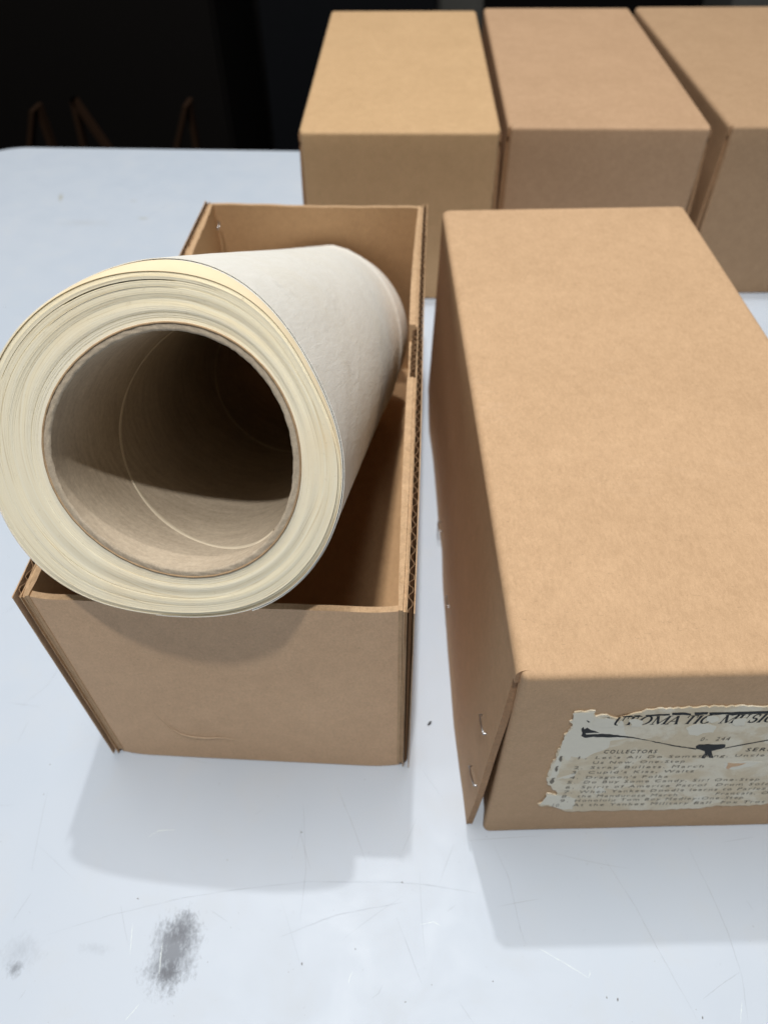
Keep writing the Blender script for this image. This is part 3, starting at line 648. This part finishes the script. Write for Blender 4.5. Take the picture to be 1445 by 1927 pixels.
# wound paper: the stepped edges of its turns at the front, its outside, and the back end
NL = 84; rg = random.Random(12); rings = []
jit = [rg.gauss(0, 0.00002)+0.0002*math.sin(k*.21)*(.5+.5*math.sin(k*.057)) for k in range(NL)]
for k in range(NL):
    if rg.random() < 0.06: jit[k] += rg.uniform(.0001, .00025)
wj = [Wob(100+k, 2, 0.00002, 1.0) for k in range(NL)]
def rad(t, f): c = core_out(t); return c+(R_out(t, 0)-lift(t, 0)-c)*f
def dep(t, k):
    d = jit[k]+wj[k](math.radians(t)) + 0.0006*(k/NL)
    if k == 69: d += 0.014*max(0, win(t, 114, 26)-.06)
    if k == 68 : d += 0.012*max(0, win(t, 104, 13)-.1)
    if k == 57: d += 0.007*max(0, win(t, 108, 17)-.12)
    if k in (44,): d += 0.002*max(0, win(t, 250, 30)-.2)
    if k in (76,): d += 0.005*max(0, win(t, 330, 30)-.1)
    if k > 74: d += (k-74)*0.00012
    return d
for k in range(NL):
    rings.append((lambda t, f=k/NL: rad(t, f), lambda t, k=k: dep(t, k))); rings.append((lambda t, f=(k+1)/NL: rad(t, f), lambda t, k=k: dep(t, k)))
paper = rings_mesh('wound_paper', rings, 'paper_edge', roll, False)
body = [(lambda t: rad(t, 1.0), lambda t: dep(t, NL-1))]
for k in range(1, 13): body.append((lambda t, y=RLEN*k/12: R_out(t, y)-lift(t, y), lambda t, y=RLEN*k/12: y if y > 0.001 else 0.001))
rings_mesh('paper_side', body, 'paper_face', paper)
back = [(lambda t: R_out(t, RLEN)-lift(t, RLEN), lambda t: RLEN), (lambda t: core_out(t), lambda t: RLEN)]
rings_mesh('paper_back_edge', back, 'paper_edge', paper)
# recessed turns under the lifted sheet; tan colour puts in their shade and glow
rings_mesh('shaded_turns', [(lambda t: rad(t, .985), lambda t: 0.0010), (lambda t: max(rad(t, .985)+.0002, R_out(t, 0)-.0006), lambda t: 0.0014+0.0020*win(t, 84, 40)), (lambda t: R_out(t, .05)-.0009, lambda t: 0.05)], 'paper_tan_shade', paper)
# loose outer turns: the last sheet ends in a slanting edge on the right-hand side
def loose(name, t0, t1, off, y0f, slant, th, m=150, ny=34):
    P = np.zeros((ny, m, 3))
    for j in range(m):
        q = j/(m-1)
        for i in range(ny):
            k = i/(ny-1)
            t_ = t0(k)+(t1-t0(k))*q
            y = y0f(t_)+(RLEN-0.0005-y0f(t_))*k
            r = R_out(t_, y)+off-.0003*q + ((0.0002+0.0008*k)*math.exp(-(q/0.025)**2) if slant else 0)
            r += rip(math.radians(t_)*3, y*60)*min(1, y/.03)
            a = math.radians(t_); P[i, j] = (r*math.cos(a), y, r*math.sin(a))
    return slab(name, P, th, ['paper_face', 'paper_face'], roll, 1.0)
rip = Wob(77, 6, 0.00010, 1.0)
wy = Wob(7, 4, 0.0004, 2.0); wy2 = Wob(9, 4, 0.0004, 2.0)
loose('loose_sheet', lambda k: -66+max(0, k-.56)/.44*150, 308, 0.0, lambda t: 0.0016+0.0034*win(t, 88, 45)+wy(math.radians(t))*.5, True, 0.00022)
loose('loose_sheet', lambda k: -100.0, 262, -0.00045, lambda t: 0.0012+0.0022*win(t, 84, 40)+wy2(math.radians(t))*.4, False, 0.00022)
# cardboard tube
fz = Wob(31, 12, 0.00016, 13.0); fz2 = Wob(37, 12, 0.00022, 43.0)
def cin(t): return float(Cf(math.radians(t)))+0.7*fz2(math.radians(t))*.5
tubeo = rings_mesh('tube', [(lambda t: float(Cf(math.radians(t)))*(1-.4)+0.0366*.4, lambda t: RLEN+0.001), (lambda t: float(Cf(math.radians(t))), lambda t: 0.10), (lambda t: float(Cf(math.radians(t))), lambda t: 0.012), (lambda t: float(Cf(math.radians(t)))+.0001, lambda t: 0.002), (lambda t: cin(t), lambda t: 0.0003+fz(math.radians(t)))], 'tube_inside', roll)
rr = [(lambda t: cin(t), lambda t: 0.0003+fz(math.radians(t)))]
for k in range(1, 7): rr.append((lambda t, k=k: cin(t)+(core_out(t)-.00053-cin(t))*k/6, lambda t, k=k: -0.0003+0.00006*math.sin(t*1.9*k+k*k)+0.00005*math.sin(t*3.7+k)+0.0002*abs(k/6-.5)))
rings_mesh('tube_rim', rr, 'tube_edge', tubeo)
rings_mesh('tube_outer_ply', [(lambda t: core_out(t)-.00055, lambda t: 0.0012), (lambda t: core_out(t)-.00048, lambda t: -0.0004+0.00005*math.sin(t*.9)), (lambda t: core_out(t)+.00012, lambda t: -0.0003+0.00005*math.sin(t*.7)), (lambda t: core_out(t)+.00015, lambda t: 0.003)], 'tube_ply', tubeo)
# spiral seam of the tube
V = []; F = []; n = 420
for i in range(n+1):
    t_ = 322-820*i/n; y = 0.049-0.000322*(t_-184)+.0006*math.sin(t_*.05); r = float(Cf(math.radians(t_)))-0.00018; a = math.radians(t_)
    wv = 1+.25*math.sin(t_*.11)
    if y > RLEN-.004: break
    for dy, dr in ((-.0013*wv, 0.0004), (-.0007*wv, 0), (.0007*wv, 0), (.0013*wv, 0.0004)): V.append(((r+dr)*math.cos(a), y+dy, (r+dr)*math.sin(a)))
m = len(V)//4
for i in range(m-1):
    for k in range(3): F.append((4*i+k, 4*i+k+1, 4*i+5+k, 4*i+4+k))
mesh('spiral_seam', V, F, 'tube_seam', tubeo, True)

# ------------------------------------------------------------------ small things on the table
p = on_z(808, 1362)
V = []; F = []; rg = random.Random(8); ns, nr = 8, 7
for i in range(nr):
    k = i/(nr-1); rr_ = 0.0006*math.sin(math.pi*(0.08+.84*k))**.7
    for q in range(ns): a = 6.2832*q/ns; w = rr_*rg.uniform(.8, 1.15); V.append((-0.0013+0.0026*k, w*math.cos(a), 0.00062+w*math.sin(a)))
for i in range(nr-1):
    for q in range(ns): F.append((i*ns+q, i*ns+(q+1) % ns, (i+1)*ns+(q+1) % ns, (i+1)*ns+q))
F += [tuple(range(ns))[::-1], tuple(range((nr-1)*ns, nr*ns))]
cr = mesh('crumb', V, F, 'crumb_black', None, True); cr.location = (p[0], p[1], 0.0); cr.rotation_euler = (0, 0, 0.9)
tag(cr, 'tiny black crumb on the table between the open box and the lid', 'crumb')
